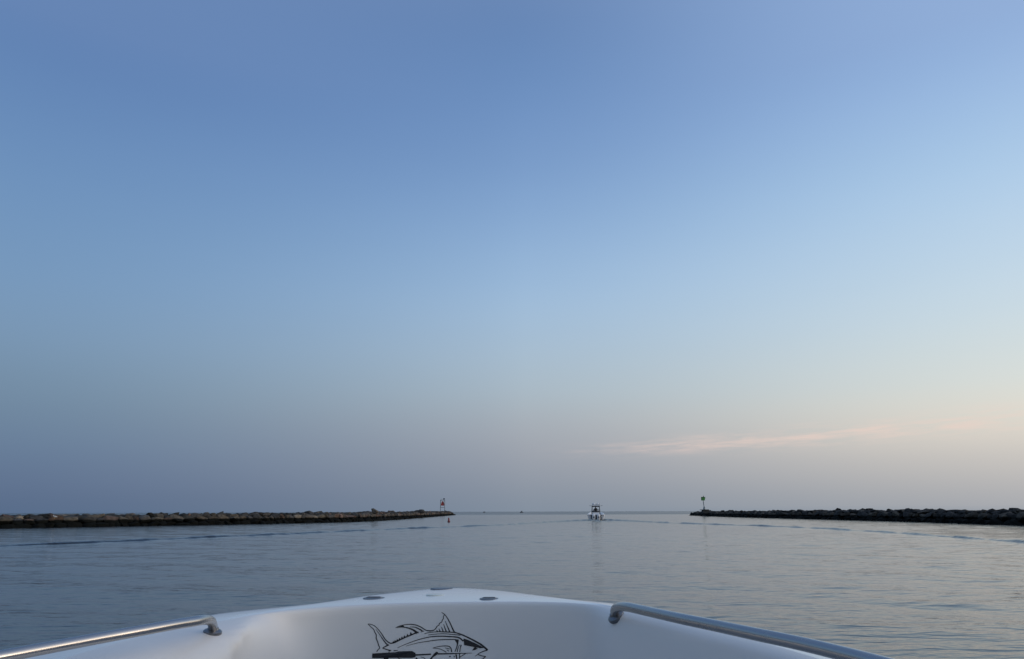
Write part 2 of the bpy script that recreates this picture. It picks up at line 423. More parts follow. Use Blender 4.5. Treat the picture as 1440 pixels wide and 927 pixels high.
def stuff_mesh(name, items):
    V = np.concatenate([v + c for v, c, t in items]); n = len(ICO_V)
    Fc = np.concatenate([ICO_F + i * n for i in range(len(items))])
    me = bpy.data.meshes.new(name); me.from_pydata(V.tolist(), [], Fc.tolist())
    a = me.attributes.new('tint', 'FLOAT_COLOR', 'POINT'); a.data.foreach_set('color', np.concatenate([np.tile((*t, 1), (n, 1)) for v, c, t in items]).ravel())
    me.materials.append(M['rock']); return me

def project(p):
    d = CM3.transposed() @ (Vector(p) - Vector((0, 0, H)))
    if d.z > -.1: return (1e5, 1e5)
    return (720 + F * d.x / -d.z, 463.5 - F * d.y / -d.z)

def jetty(side, wl_px, heights, tints, dark, special):
    """side: -1 water lies to its right (left jetty), +1 the other; heights: (photo u, crest height)"""
    P = [at_z(u, v, 0.0) for u, v in wl_px]
    e0 = P[0] + (P[0] - P[1]).normalized() * 22
    base = spline([(p.x, p.y) for p in [e0] + P], 1200)
    s = np.r_[0, np.cumsum(np.linalg.norm(np.diff(base, axis=0), axis=1))]; Ltot = s[-1]
    hu = np.array(heights, float)
    def frame(q):
        x = np.interp(q, s, base[:, 0]); y = np.interp(q, s, base[:, 1])
        x2 = np.interp(q + 1.5, s, base[:, 0]); y2 = np.interp(q + 1.5, s, base[:, 1]); x1 = np.interp(q - 1.5, s, base[:, 0]); y1 = np.interp(q - 1.5, s, base[:, 1])
        t = Vector((x2 - x1, y2 - y1, 0)).normalized()
        n = Vector((-t.y, t.x, 0)) if side < 0 else Vector((t.y, -t.x, 0))   # away from the channel
        return Vector((x, y, 0)), t, n
    def crest(q):
        p, t, n = frame(q); u, v = project(p)
        h = np.interp(u, hu[:, 0], hu[:, 1]) if u < 1e4 else hu[0, 1] if side < 0 else hu[-1, 1]
        end = Ltot - q                                    # the head slopes down to the water
        return h * min(1, .25 + end / 9.0)
    rocks = []
    # rows: (height share, setback share, lateral size, vertical size, depth)
    rows = [(.02, 0.00, 1.35, .78, 1.2), (.47, .50, 1.30, .86, 1.0), (.80, 1.25, 1.15, .56, 1.2), (.80, 2.2, 1.35, .62, 1.4), (.74, 3.3, 1.5, .70, 1.6), (.66, 4.5, 1.5, .7, 1.6), (.15, 6.0, 1.6, .8, 1.7)]
    for ri, (hs, sb, lx, lz, ly) in enumerate(rows):
        q = nrng.uniform(0, .8)
        while q < Ltot - .3:
            w = lx * nrng.choice([.55, .75, .9, 1.05, 1.25, 1.55]) * (1.0 if side < 0 else 1.35)
            if q > 120 and ri > 2: w *= 1.5
            p, t, n = frame(q + w * .42)
            hc = crest(q)
            z = hs * hc + nrng.normal() * .05 - (.10 if hs > .6 else 0)
            if hc < .9 and hs > .6: z -= .15
            c = p + n * (sb + nrng.normal() * .10) + Vector((0, 0, z))
            V = rock_shape((w * 1.04, ly * nrng.uniform(.85, 1.15), lz * nrng.uniform(.78, 1.28)))
            tilt = Euler((nrng.normal() * .16 + .15, nrng.normal() * .16, math.atan2(t.y, t.x) + (math.pi if side < 0 else 0) + nrng.normal() * .15)).to_matrix()
            V = V @ np.array(tilt).T
            tn = tints[int(nrng.integers(len(tints)))] if ri < 2 or nrng.random() < .35 else 'grey'
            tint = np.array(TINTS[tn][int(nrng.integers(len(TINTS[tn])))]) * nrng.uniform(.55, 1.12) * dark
            u, v = project(c)
            vis = -4 < u < 1444 and ri <= 3
            D = c.length
            rocks.append(dict(V=V, c=np.array(c), tint=tuple(tint), kind=tn, row=ri, u=u, v=v, vis=vis, size=(w * lz / D ** 2 if vis else 0) * (.55 if ri == 3 else 1), q=q, w=w))
            q += w * (.95 if ri == 1 else .88)
    for (u0, v0, D0, sz, tn, lab) in special:
        c = at_y(u0, v0, D0)
        V = rock_shape(sz) @ np.array(Euler((0, R(16), 0)).to_matrix()).T
        rocks.append(dict(V=V, c=np.array(c), tint=tuple(np.array(TINTS[tn][0]) * dark), kind=tn, row=9, u=u0, v=v0, vis=True, size=9, label=lab, w=sz[0]))
    return rocks

LEFT_WL = [(0, 742.5), (120, 740.7), (240, 738.7), (360, 736.7), (480, 734.2), (530, 732.4), (570, 729.9), (605, 727.2), (628, 725.3), (638, 724.6)]
LEFT_H = [(0, 1.36), (120, 1.38), (240, 1.44), (360, 1.51), (480, 1.58), (600, 1.65), (640, 1.85)]
RIGHT_WL = [(1440, 738.6), (1330, 735.2), (1220, 732.0), (1100, 729.0), (1010, 726.6), (972, 725.0)]
RIGHT_H = [(972, 1.30), (1010, 1.42), (1100, 1.66), (1220, 1.74), (1440, 1.66)]
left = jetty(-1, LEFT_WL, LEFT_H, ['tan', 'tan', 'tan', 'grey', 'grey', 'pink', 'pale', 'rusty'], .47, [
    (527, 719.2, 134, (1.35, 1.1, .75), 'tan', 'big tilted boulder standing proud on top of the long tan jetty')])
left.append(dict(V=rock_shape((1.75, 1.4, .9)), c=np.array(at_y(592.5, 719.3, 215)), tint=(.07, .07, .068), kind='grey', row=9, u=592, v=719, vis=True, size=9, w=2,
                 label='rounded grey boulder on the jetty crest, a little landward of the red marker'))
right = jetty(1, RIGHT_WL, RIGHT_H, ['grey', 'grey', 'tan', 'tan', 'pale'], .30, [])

WORDS = {'tan': 'tan', 'pink': 'pinkish', 'pale': 'pale buff', 'grey': 'dark grey', 'rusty': 'rust brown'}
def place(rocks, which, n):
    rocks.sort(key=lambda r: -r['size'])
    single, rest = rocks[:n], rocks[n:]
    where = 'the tan stone jetty' if which == 'left' else 'the shaded dark jetty'
    # the biggest stone of each tint gets a label of its own, the others share one with their look-alikes
    for r in single:
        me = rock_mesh('boulder', r['V'], r['tint'])
        o = bpy.data.objects.new('boulder', me); COL.objects.link(o); o.location = r['c']
        if r.get('label'):
            tag(o, r['label'], 'boulder', 'boulders standing on the jetty crest'); continue
        course = {0: 'weed-blackened boulder at the waterline of', 1: 'boulder in the lower course of', 2: 'boulder in the upper course of', 3: 'boulder along the crest of'}[r['row']]
        course = course if r['row'] == 0 else WORDS[r['kind']] + ' ' + course
        lab = f'{course} {where}'
        tag(o, lab, 'boulder', f'{course} {which} jetty'.replace('boulder', 'boulders'))
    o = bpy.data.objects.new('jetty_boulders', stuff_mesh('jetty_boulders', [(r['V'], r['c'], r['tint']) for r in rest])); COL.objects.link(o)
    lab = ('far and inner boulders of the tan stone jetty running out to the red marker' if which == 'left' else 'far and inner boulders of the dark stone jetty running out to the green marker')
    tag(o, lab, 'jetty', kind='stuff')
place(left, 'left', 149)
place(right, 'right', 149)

# ------------------------------------------------------------------ red marker tower on the head of one jetty
def members(bm, segs, r, n=6):
    for a, b in segs: tube(bm, [a, b], r, n)
D = 345.0
b0 = at_y(622.3, 719.5, D)
tw = empty('navigation_tower', (b0.x, b0.y, 1.2), R(4))
tag(tw, 'four-legged steel navigation tower with a red dayboard on the jetty head', 'navigation marker')
ht = 5.6; hw = .98
for sx_ in (-1, 1):
    for sy in (-1, 1):
        bm = bmesh.new(); tube(bm, [(sx_ * hw, sy * hw, 0), (sx_ * hw * .94, sy * hw * .94, ht)], .12, 8); from_bm('leg', bm, M['galv'], tw)
bm = bmesh.new()
for z in (2.3, ht - .05):
    c = [(-hw, -hw, z), (hw, -hw, z), (hw, hw, z), (-hw, hw, z)]
    members(bm, [(c[i], c[(i + 1) % 4]) for i in range(4)], .10)
from_bm('crossbar', bm, M['galv'], tw)
bm = bmesh.new(); box(bm, (0, 0, ht + .03), (2.1, 2.1, .08)); from_bm('platform', bm, M['galv'], tw)
bm = bmesh.new()                                    # triangular board
def prism_y(bm, pts, y0, y1):
    a = [bm.verts.new((x, y0, z)) for x, z in pts]; b = [bm.verts.new((x, y1, z)) for x, z in pts]
    bm.faces.new(a); bm.faces.new(b[::-1])
    for i in range(len(pts)): bm.faces.new((a[i], b[i], b[(i + 1) % len(pts)], a[(i + 1) % len(pts)]))
prism_y(bm, [(-.78, 3.15), (.78, 3.15), (.78, 3.75), (.22, 5.0), (-.22, 5.0), (-.78, 3.75)], -1.14, -1.08)
db = from_bm('dayboard', bm, M['red'], tw); db['label'] = 'red triangular dayboard with a pale border'
bm = bmesh.new(); tube(bm, [(-.86, -1.2, 3.08), (.86, -1.2, 3.08), (.86, -1.2, 3.8), (.26, -1.2, 5.1), (-.26, -1.2, 5.1), (-.86, -1.2, 3.8), (-.86, -1.2, 3.08)], .075, 6); from_bm('border', bm, M['white_mark'], db)
bm = bmesh.new(); lathe(bm, [(.16, 0), (.2, .05), (.2, .15), (.13, .2), (.15, .45), (.10, .62), (.02, .66)], 12, (-.45, 0, ht + .06)); from_bm('lantern', bm, M['white_mark'], tw, True, 40)
bm = bmesh.new(); box(bm, (.55, 0, ht + .5), (.7, .05, .6), Euler((R(-35), 0, 0)).to_matrix()); tube(bm, [(.55, 0, ht), (.55, 0, ht + .5)], .05, 6); from_bm('solar_panel', bm, M['solar'], tw)

# ------------------------------------------------------------------ green marker post on the other head
p = at_z(992, 726.2, 0); D = p.y + 3
b0 = at_y(990, 719, D)
gm = empty('navigation_post', (b0.x, b0.y, .9))
tag(gm, 'tall post with a square green dayboard on a concrete block at the jetty head', 'navigation marker')
px = (at_y(991, 719, D) - b0).length
zt = lambda v: at_y(990, v, D).z - .9
bm = bmesh.new(); box(bm, (.45, 0, (zt(717.0) + 0) / 2 + .05), (8.6 * px, 2.0, zt(717.0) + .1), bev=.05); box(bm, (.1, 0, zt(717.2)), (10 * px, 2.3, .22), bev=.03); from_bm('concrete_base', bm, M['concrete'], gm)
bm = bmesh.new(); tube(bm, [(.15, 0, zt(717)), (.15, 0, zt(713)), (.10, 0, zt(712.5))], [.42, .26, .14], 12); from_bm('pedestal', bm, M['galv'], gm)
bm = bmesh.new(); tube(bm, [(.10, 0, zt(713)), (-.12, 0, zt(699.2))], .12, 10); from_bm('post', bm, M['galv'], gm)
bm = bmesh.new(); box(bm, (-.12, -.18, (zt(698.9) + zt(703.9)) / 2), (5.3 * px, .06, zt(698.9) - zt(703.9)), bev=.02); db = from_bm('dayboard', bm, M['green'], gm)
bm = bmesh.new(); box(bm, (-.12 - 2.2 * px, -.225, (zt(698.9) + zt(703.9)) / 2), (.6 * px, .02, (zt(698.9) - zt(703.9)) * .96)); box(bm, (-.12 , -.225, zt(699.3)), (3.4 * px, .02, .7 * px)); ob = from_bm('border', bm, M['dark'], db)
bm = bmesh.new(); lathe(bm, [(.10, 0), (.12, .1), (.12, .3), (.08, .42), (.02, .45)], 10, (.12, 0, zt(699.2))); from_bm('lantern', bm, M['dark'], gm, True, 40)
bm = bmesh.new(); box(bm, (-.12 + 3.1 * px, -.05, zt(700.2)), (.5 * px, .3, 2.2 * px), bev=.02); from_bm('battery_box', bm, M['grey_frame'], gm)

# ------------------------------------------------------------------ red buoy
p = at_z(631.2, 734.4)
by = empty('channel_buoy', (p.x, p.y, 0)); by.rotation_euler = (R(2), R(-3), 0)
tag(by, 'small dark red channel buoy floating off the jetty head', 'buoy')
bm = bmesh.new(); lathe(bm, [(.16, -.35), (.20, -.05), (.225, .0), (.225, .13), (.19, .20), (.135, .25), (.125, .30), (.115, .62), (.08, .66)], 24); from_bm('body', bm, M['buoy_red'], by, True, 40)
bm = bmesh.new(); lathe(bm, [(.232, .04), (.24, .055), (.24, .09), (.232, .105)], 24); from_bm('waterline_band', bm, M['dark'], by, True, 40)
bm = bmesh.new(); tube(bm, [(.045 * math.cos(a), 0, .69 + .045 * math.sin(a)) for a in np.linspace(-.6, math.pi + .6, 14)], .012, 8); from_bm('lifting_eye', bm, M['dull_steel'], by)

# ------------------------------------------------------------------ the boat ahead, seen from astern
def loft(bm, secs, close=False):
    rows = [[bm.verts.new(p) for p in s] for s in secs]
    for a, b in zip(rows, rows[1:]):
        for k in range(len(a) - 1): bm.faces.new((a[k], a[k + 1], b[k + 1], b[k]))
    return rows
pb = at_z(838.3, 731.9)
HEAD = math.atan2(pb.x, pb.y)
bo = empty('fishing_boat', (pb.x, pb.y, 0), -HEAD)
tag(bo, 'white centre console fishing boat with twin outboards motoring out of the channel', 'boat')
k = pb.length / F * 1.0                      # metres per photo pixel at the boat
HB = 11.6 * k                                # half beam
secs = []
for yy, bw, zg, zk in ((0, .93, 1.02, -.35), (1.2, .99, 1.04, -.4), (2.6, 1.0, 1.10, -.42), (4.2, .96, 1.22, -.4), (5.6, .78, 1.38, -.34), (6.7, .45, 1.54, -.2), (7.4, .04, 1.66, .4)):
    w = HB * bw
    secs.append([(-w * .98, yy, zg), (-w * 1.02, yy, zg - .10), (-w, yy, zg - .22), (-w * .93, yy, .35), (-w * .86, yy, .08), (0, yy, zk), (w * .86, yy, .08), (w * .93, yy, .35), (w, yy, zg - .22), (w * 1.02, yy, zg - .10), (w * .98, yy, zg)])
bm = bmesh.new(); rows = loft(bm, secs); bm.faces.new(rows[0]); from_bm('hull', bm, M['boat_white'], bo, True, 35)
bm = bmesh.new(); dk = [[(-s[0][0] * f * -1, s[0][1], s[0][2] - (.0 if abs(f) > .86 else .42)) for f in (-1, -.9, -.85, .85, .9, 1)] for s in secs]
dk = [[(abs(s[0][0]) * f, s[0][1] + (.02 if i == 0 else 0), s[0][2] - (0 if abs(f) > .87 else .42)) for f in (-1, -.88, -.86, .86, .88, 1)] for i, s in enumerate(secs)]
loft(bm, dk); from_bm('deck', bm, M['boat_white'], bo)
bm = bmesh.new(); box(bm, (-HB * .72, -.02, 1.00), (HB * .5, .12, .16), bev=.03); from_bm('transom_corner', bm, M['engine_white'], bo)
bm = bmesh.new(); box(bm, (HB * .74, -.02, .98), (HB * .42, .12, .14), bev=.03); from_bm('transom_corner', bm, M['boat_white'], bo)
# twin outboards
for sx_ in (-1, 1):
    ex = sx_ * HB * .285 + .03
    prof = [(.10, .30, -.18), (.20, .42, .05), (.235, .50, .30), (.25, .54, .60), (.24, .52, .88), (.19, .44, 1.06), (.10, .30, 1.13)]
    bm = bmesh.new()
    secs2 = [[(ex + 1.2 * wx * math.copysign(abs(math.cos(a)) ** .6, math.cos(a)), -.48 + dy * .5 * math.copysign(abs(math.sin(a)) ** .6, math.sin(a)), z) for a in np.linspace(0, 2 * math.pi, 17)] for wx, dy, z in prof]
    rw = loft(bm, secs2); bmesh.ops.remove_doubles(bm, verts=bm.verts, dist=.001)
    bmesh.ops.holes_fill(bm, edges=bm.edges)
    ob = from_bm('outboard_engine', bm, M['engine_white'], bo, True, 40)
    bm = bmesh.new(); box(bm, (ex, -.76, .58), (.26, .03, .22), bev=.01); from_bm('engine_vent', bm, M['grey_frame'], ob)
bm = bmesh.new(); box(bm, (.02, -.1, .5), (HB * 1.24, .18, 1.0), bev=.03); from_bm('engine_bracket', bm, M['grey_frame'], bo)
# console, leaning post
zf = .68
bm = bmesh.new(); box(bm, (0, 3.2, zf + .50), (1.10, 1.0, 1.0), bev=.08); box(bm, (0, 3.25, zf + 1.02), (1.25, .75, .12), bev=.03); from_bm('console', bm, M['boat_white'], bo)
bm = bmesh.new(); box(bm, (0, 2.0, zf + .60), (1.32, .50, .62), bev=.06); from_bm('leaning_post', bm, M['boat_white'], bo)
bm = bmesh.new(); box(bm, (0, 1.80, zf + .86), (1.30, .16, .24), bev=.05); from_bm('backrest', bm, M['canvas'], bo)
# hardtop on its frame
zt_ = 2.58
for sx_ in (-1, 1):
    bm = bmesh.new(); tube(bm, [(sx_ * .80, 1.9, zf), (sx_ * .80, 1.95, 1.4), (sx_ * .68, 2.1, zt_)], .042, 8); from_bm('hardtop_leg', bm, M['grey_frame'], bo)
    bm = bmesh.new(); tube(bm, [(sx_ * .74, 3.6, zf), (sx_ * .70, 3.55, 1.5), (sx_ * .64, 3.3, zt_)], .05, 8); from_bm('hardtop_leg', bm, M['grey_frame'], bo)
bm = bmesh.new(); tube(bm, [(-.7, 2.05, zt_ - .12), (.7, 2.05, zt_ - .12)], .06, 8); from_bm('hardtop_brace', bm, M['grey_frame'], bo)
bm = bmesh.new(); box(bm, (0, 2.75, zt_ + .05), (1.62, 2.1, .11), bev=.04); from_bm('hardtop', bm, M['boat_white'], bo)
bm = bmesh.new(); box(bm, (0, 1.72, zt_ - .06), (1.55, .06, .10)); from_bm('spreader_light', bm, M['dark'], bo)
bm = bmesh.new(); tube(bm, [(-.85, 1.8, zt_ + .02), (-1.18, 1.6, zt_ + .04)], .035, 6); tube(bm, [(.85, 1.8, zt_ + .02), (1.25, 1.6, zt_ + .06)], .035, 6); from_bm('outrigger_base', bm, M['grey_frame'], bo)
bm = bmesh.new()
for x in (-.62, -.36, -.1, .16, .42, .64): tube(bm, [(x, 1.75, zt_ + .1), (x * 1.05, 1.62, zt_ + .42)], .032, 6)
tube(bm, [(-.66, 1.72, zt_ + .2), (.68, 1.72, zt_ + .2)], .025, 6); from_bm('rod_holder', bm, M['grey_frame'], bo)
bm = bmesh.new(); lathe(bm, [(.10, 0), (.25, .06), (.28, .16), (.22, .27), (.06, .32)], 16, (-.38, 2.7, zt_ + .22)); lathe(bm, [(.08, -.15), (.08, .02)], 10, (-.38, 2.7, zt_ + .22)); from_bm('radar_dome', bm, M['engine_white'], bo, True, 50)
bm = bmesh.new(); lathe(bm, [(.06, 0), (.15, .06), (.16, .18), (.10, .28), (.02, .31)], 14, (.40, 2.7, zt_ + .26)); lathe(bm, [(.05, -.18), (.05, .02)], 10, (.40, 2.7, zt_ + .26)); from_bm('antenna_dome', bm, M['engine_white'], bo, True, 50)
bm = bmesh.new(); tube(bm, [(.05, 3.2, zt_ + .1), (.02, 3.0, zt_ + 1.1)], [.025, .01], 6); from_bm('whip_antenna', bm, M['engine_white'], bo)
# inner windscreen strip
bm = bmesh.new(); box(bm, (0, 3.55, zf + 1.16), (1.1, .03, .22)); from_bm('windscreen', bm, M['grey_frame'], bo)

def skin_person(name, loc, rz, joints, edges, radii, mat_):
    me = bpy.data.meshes.new(name); me.from_pydata(joints, edges, []); me.materials.append(mat_)
    o = bpy.data.objects.new(name, me); COL.objects.link(o); o.location = loc; o.rotation_euler = (0, 0, rz)
    md = o.modifiers.new('skin', 'SKIN'); md.use_smooth_shade = True
    for i, r in enumerate(radii): me.skin_vertices[0].data[i].radius = (r, r)
    me.skin_vertices[0].data[0].use_root = True
    sb = o.modifiers.new('sub', 'SUBSURF'); sb.levels = 1; sb.render_levels = 2
    return o
J = [(0, 0, .95), (0, .01, 1.18), (0, .03, 1.40), (0, .05, 1.52), (0, .08, 1.64),          # pelvis chest neck
     (-.19, .03, 1.42), (-.30, .10, 1.17), (-.24, .36, 1.10), (-.23, .44, 1.10), (.19, .03, 1.42), (.29, .08, 1.17), (.22, .33, 1.13), (.21, .41, 1.13),
     (-.11, 0, .88), (-.14, .05, .50), (-.15, 0, .09), (-.16, .12, .05), (.11, 0, .88), (.14, .05, .50), (.15, 0, .09), (.16, .12, .05)]
E = [(0, 1), (1, 2), (2, 3), (3, 4), (2, 5), (5, 6), (6, 7), (7, 8), (2, 9), (9, 10), (10, 11), (11, 12), (0, 13), (13, 14), (14, 15), (15, 16), (0, 17), (17, 18), (18, 19), (19, 20)]
RD = [.17, .19, .18, .065, .09, .085, .06, .045, .04, .085, .06, .045, .04, .105, .075, .055, .05, .105, .075, .055, .05]
hp = bo.matrix_basis @ Vector((-.02, 2.36, zf))
pr = skin_person('person', hp, -HEAD + R(12), J, E, RD, M['jacket'])
tag(pr, 'person in dark clothing standing at the helm, seen from behind under the hardtop', 'person')
bm = bmesh.new(); bmesh.ops.create_uvsphere(bm, u_segments=16, v_segments=12, radius=1, matrix=Matrix.Translation((0, .09, 1.66)) @ Matrix.Diagonal((.085, .10, .125, 1)))
hd = from_bm('head', bm, M['skin'], pr, True)
bm = bmesh.new(); bmesh.ops.create_uvsphere(bm, u_segments=16, v_segments=12, radius=1, matrix=Matrix.Translation((0, .075, 1.69)) @ Matrix.Diagonal((.095, .105, .115, 1)))
from_bm('hair', bm, M['hair'], pr, True)

# ------------------------------------------------------------------ two specks of boats on the horizon
def far_boat(u, D, L_, hgt, rz, label):
    p = at_y(u, 719.5, D)
    o = empty('motorboat', (p.x, p.y, 0), rz); tag(o, label, 'boat', 'small boats on the horizon')
    bm = bmesh.new(); s = []
    for yy, w, z in ((-L_ / 2, .9, .9), (-L_ / 6, 1.0, .95), (L_ / 5, .9, 1.1), (L_ / 2.5, .5, 1.3), (L_ / 2, .03, 1.45)):
        s.append([(-w, yy, z), (-w * .85, yy, -.2), (w * .85, yy, -.2), (w, yy, z)])
    rw = loft(bm, s); bm.faces.new(rw[0])
    for a, b in zip(rw, rw[1:]): bm.faces.new((a[0], b[0], b[3], a[3]))
    from_bm('hull', bm, M['canvas'], o)
    bm = bmesh.new(); box(bm, (0, -L_ * .05, 1.0 + hgt * .3), (1.2, L_ * .25, hgt * .6), bev=.1); box(bm, (0, -L_ * .05, .9 + hgt), (1.5, L_ * .36, .12), bev=.04)
    for x in (-.6, .6): tube(bm, [(x, -L_ * .05, 1.0), (x, -L_ * .05, .9 + hgt)], .06, 6)
    from_bm('cabin', bm, M['canvas'], o)
far_boat(733.4, 1150, 5.2, 2.0, R(60), 'tiny dark boat on the horizon, nearer the white fishing boat')
far_boat(680.8, 1500, 4.4, 1.5, R(80), 'fainter tiny boat on the horizon, close to the red marker tower')

# ------------------------------------------------------------------ a gull resting among the stones
gp = at_y(77.2, 728.6, 84.0)
gu = empty('gull', gp, R(100)); tag(gu, 'small white gull resting among the tan boulders of the jetty', 'bird')
bm = bmesh.new()
tube(bm, [(0, -.26, .10), (0, -.17, .12), (0, -.05, .14), (0, .08, .16), (0, .14, .20), (0, .17, .26), (0, .20, .29), (0, .235, .285)], [.012, .04, .085, .085, .055, .042, .045, .018], 12)
from_bm('body', bm, M['feather'], gu, True)
bm = bmesh.new(); tube(bm, [(0, .235, .285), (0, .285, .275)], [.013, .003], 6); from_bm('beak', bm, M['beak'], gu)
bm = bmesh.new(); tube(bm, [(-.03, .02, .08), (-.03, .02, -.08)], .007, 6); tube(bm, [(.03, .02, .08), (.03, .02, -.08)], .007, 6); from_bm('leg', bm, M['beak'], gu)

# ------------------------------------------------------------------ our own boat: the bow seen from the helm
CL = -.27; DROP = .30; TILT = .028
def deck_z(x): return H - DROP + TILT * (x - CL)
def at_deck(u, v, up=0.0):
    d = ray(u, v)
    # z = H + t dz = H - DROP + up + TILT (t dx - CL)
    t = (-DROP + up - TILT * CL) / (d.z - TILT * d.x)
    return Vector((0, 0, H)) + d * t
ob_ = empty('motor_boat', (CL, 1.5, 0))
tag(ob_, 'white bow of our own motor boat with steel grab rails and a black tuna emblem', 'boat')
BL = Vector(ob_.location)
OUT_PX = [(100, 906), (200, 885), (250, 875), (300, 863.6), (350, 857.4), (400, 852.6), (450, 847.6), (490, 841.8), (520, 837.2), (560, 832.4), (600, 828.2), (632, 826.2), (664, 827.2), (704, 830.4), (750, 836.4), (800, 842.6), (850, 846.8), (900, 854), (960, 867), (1040, 887), (1140, 912)]
IN_PX = [(120, 917), (215, 893), (262, 882), (304, 875), (347, 866.5), (395, 859.2), (450, 854.0), (500, 850.9), (550, 848.6), (600, 847.2), (650, 846.4), (700, 846.0), (750, 846.2), (800, 847.6), (845, 851.5), (885, 858.5), (945, 872), (1025, 892), (1120, 917)]
def side_pts(px_, kx):
    return [at_deck(u, v) for u, v in px_]
def aft(p0, p1, ys, xs):
    return [Vector((x, y, deck_z(x))) for x, y in zip(xs, ys)]
Opts = side_pts(OUT_PX, 0); Ipts = side_pts(IN_PX, 0)
def extend(P, off):
    l, r = P[0], P[-1]
    lx, rx = min(l.x - .10, -1.10) , max(r.x + .12, .78)
    L_ = [Vector((x + off, y, deck_z(x))) for x, y in ((-1.22, -3.0), (-1.22, -1.5), (-1.20, 0.0), ((l.x - 1.20) / 2 - .03, .8))]
    R_ = [Vector((x - off, y, deck_z(x))) for x, y in (((r.x + .98) / 2 + .03, .8), (1.0, 0.0), (1.02, -1.5), (1.02, -3.0))]
    return L_ + P + R_
NB = 1000
Osp = spline(extend(Opts, 0), NB)
Isp_raw = spline(extend(Ipts, .07), 1600)
# pair every outer point with an inner one by matching share of the arc from the tip
def share(P):
    return np.r_[0, np.cumsum(np.linalg.norm(np.diff(P, axis=0), axis=1))]
tipO = int(np.argmax(Osp[:, 1])); sO = share(Osp); sI = share(Isp_raw)
xt = Osp[tipO, 0]; tipI = int(np.argmin(np.abs(Isp_raw[:, 0] - (xt - .0)) + (Isp_raw[:, 1] < 2) * 9))
f = np.where(np.arange(NB) <= tipO, sO / sO[tipO] * sI[tipI], sI[tipI] + (sO - sO[tipO]) / (sO[-1] - sO[tipO]) * (sI[-1] - sI[tipI]))
Isp = np.stack([np.interp(f, sI, Isp_raw[:, k]) for k in range(3)], 1)
# plan normals of the inner edge, pointing into the cockpit
tI = np.gradient(Isp, axis=0); tI /= np.linalg.norm(tI[:, :2], axis=1)[:, None] + 1e-9
nI = np.stack([tI[:, 1], -tI[:, 0], np.zeros(NB)], 1)
for _ in range(30): nI[1:-1] = (nI[:-2] + nI[1:-1] * 2 + nI[2:]) / 4
nI /= np.linalg.norm(nI, axis=1)[:, None]
SIDE = [(0, 0), (.03, .002), (.06, .005), (.09, .010), (.12, .02), (.15, .04), (.175, .075), (.195, .13), (.21, .22), (.22, .38), (.225, .72)]
BULK = [(0, 0), (.005, .0008), (.009, .003), (.012, .007), (.014, .013), (.0145, .03), (.0145, .07), (.0145, .13), (.0145, .22), (.0145, .38), (.0145, .72)]
def sstep(x, a, b):
    t = np.clip((x - a) / (b - a), 0, 1); return t * t * (3 - 2 * t)
# weight of the bulkhead profile: full across the front, none along the sides
xl = at_deck(347, 862).x; xr = at_deck(852, 852).x
wB = sstep(Isp[:, 0], xl - .05, xl + .06) * (1 - sstep(Isp[:, 0], xr - .05, xr + .05)) * (Isp[:, 1] > 1.6)
def to_l(v): return (float(v[0] - BL.x), float(v[1] - BL.y), float(v[2] - BL.z))
hull_s, cap_s, lin_s = [], [], []
for i in range(NB):
    o, n_, w = Osp[i], Isp[i], wB[i]
    d = n_ - o; dl = np.linalg.norm(d); du = d / (dl + 1e-9)
    out = np.array([-du[0], -du[1], 0])
    bow = sstep(o[1], 1.5, 3.2)
    def inw(fr, z, back): return np.array([CL + (o[0] - CL) * fr, o[1] - back * bow, z])
    hull_s.append([inw(.10, -.45, .9), inw(.72, .02, .55), inw(.84, .35, .38), inw(.95, .80, .16), inw(.985, o[2] - .16, .05), o + out * .004 + np.array([0, 0, -.075]), o + out * .016 + np.array([0, 0, -.066]), o + out * .018 + np.array([0, 0, -.035]), o + out * .004 + np.array([0, 0, -.022]), o + np.array([0, 0, -.016])])
    r = min(.02, dl * .25)
    crown = .004 * bow * min(1, dl / .4)
    pts = [o + np.array([0, 0, -.016]), o + du * r * .25 + np.array([0, 0, -.006]), o + du * r + np.array([0, 0, 0])]
    for q in np.linspace(.15, 1, 8):
        pts.append(o + du * (r + (dl - r) * q) + np.array([0, 0, crown * math.sin(q * math.pi)]))
    cap_s.append(pts)
    lp = []
    for (a1, b1), (a2, b2) in zip(SIDE, BULK):
        dep = min(1.0, max(b1, b2) / .16)
        xc = xl + .00 - .16 * dep; wd_ = .05 + .55 * dep
        tt = min(1.0, max(0.0, (n_[0] - xc) / wd_)); wl_ = 1 - (1 - tt) ** 2.4
        w = float(wl_ * (1 - .28 * sstep(n_[0], xr - .06, xr + .06))) if n_[1] > 1.6 else (.72 if n_[0] > 0 else 0.0)
        a = a1 + (a2 - a1) * w; b = b1 + (b2 - b1) * w
        lp.append(n_ + nI[i] * a + np.array([0, 0, -b]))
    lin_s.append(lp)
def surf(name, secs, m, sharp=None, flip=None):
    bm = bmesh.new(); loft(bm, [[to_l(p) for p in s] for s in secs])
    return from_bm(name, bm, m, ob_, True, sharp)
surf('hull', hull_s, M['gelcoat'], 50)
surf('foredeck', cap_s, M['gelcoat'])
surf('inner_liner', lin_s, M['liner'])
# cockpit sole, transom
bm = bmesh.new()
bot = [Vector(to_l(s[-2])) for s in lin_s]
half = NB // 2
for i in range(0, half - 1):
    a, b, c, d = bot[i], bot[i + 1], bot[NB - 2 - i], bot[NB - 1 - i]
    zz = 1.6 - DROP - .36
    bm.faces.new([bm.verts.new((q.x, q.y, zz)) for q in (a, b, c, d)])
bmesh.ops.remove_doubles(bm, verts=bm.verts, dist=.0004)
from_bm('cockpit_floor', bm, M['floor'], ob_)
bm = bmesh.new(); box(bm, (.17, -4.45, .75), (2.26, .1, 1.2), bev=.03); from_bm('transom', bm, M['gelcoat'], ob_)

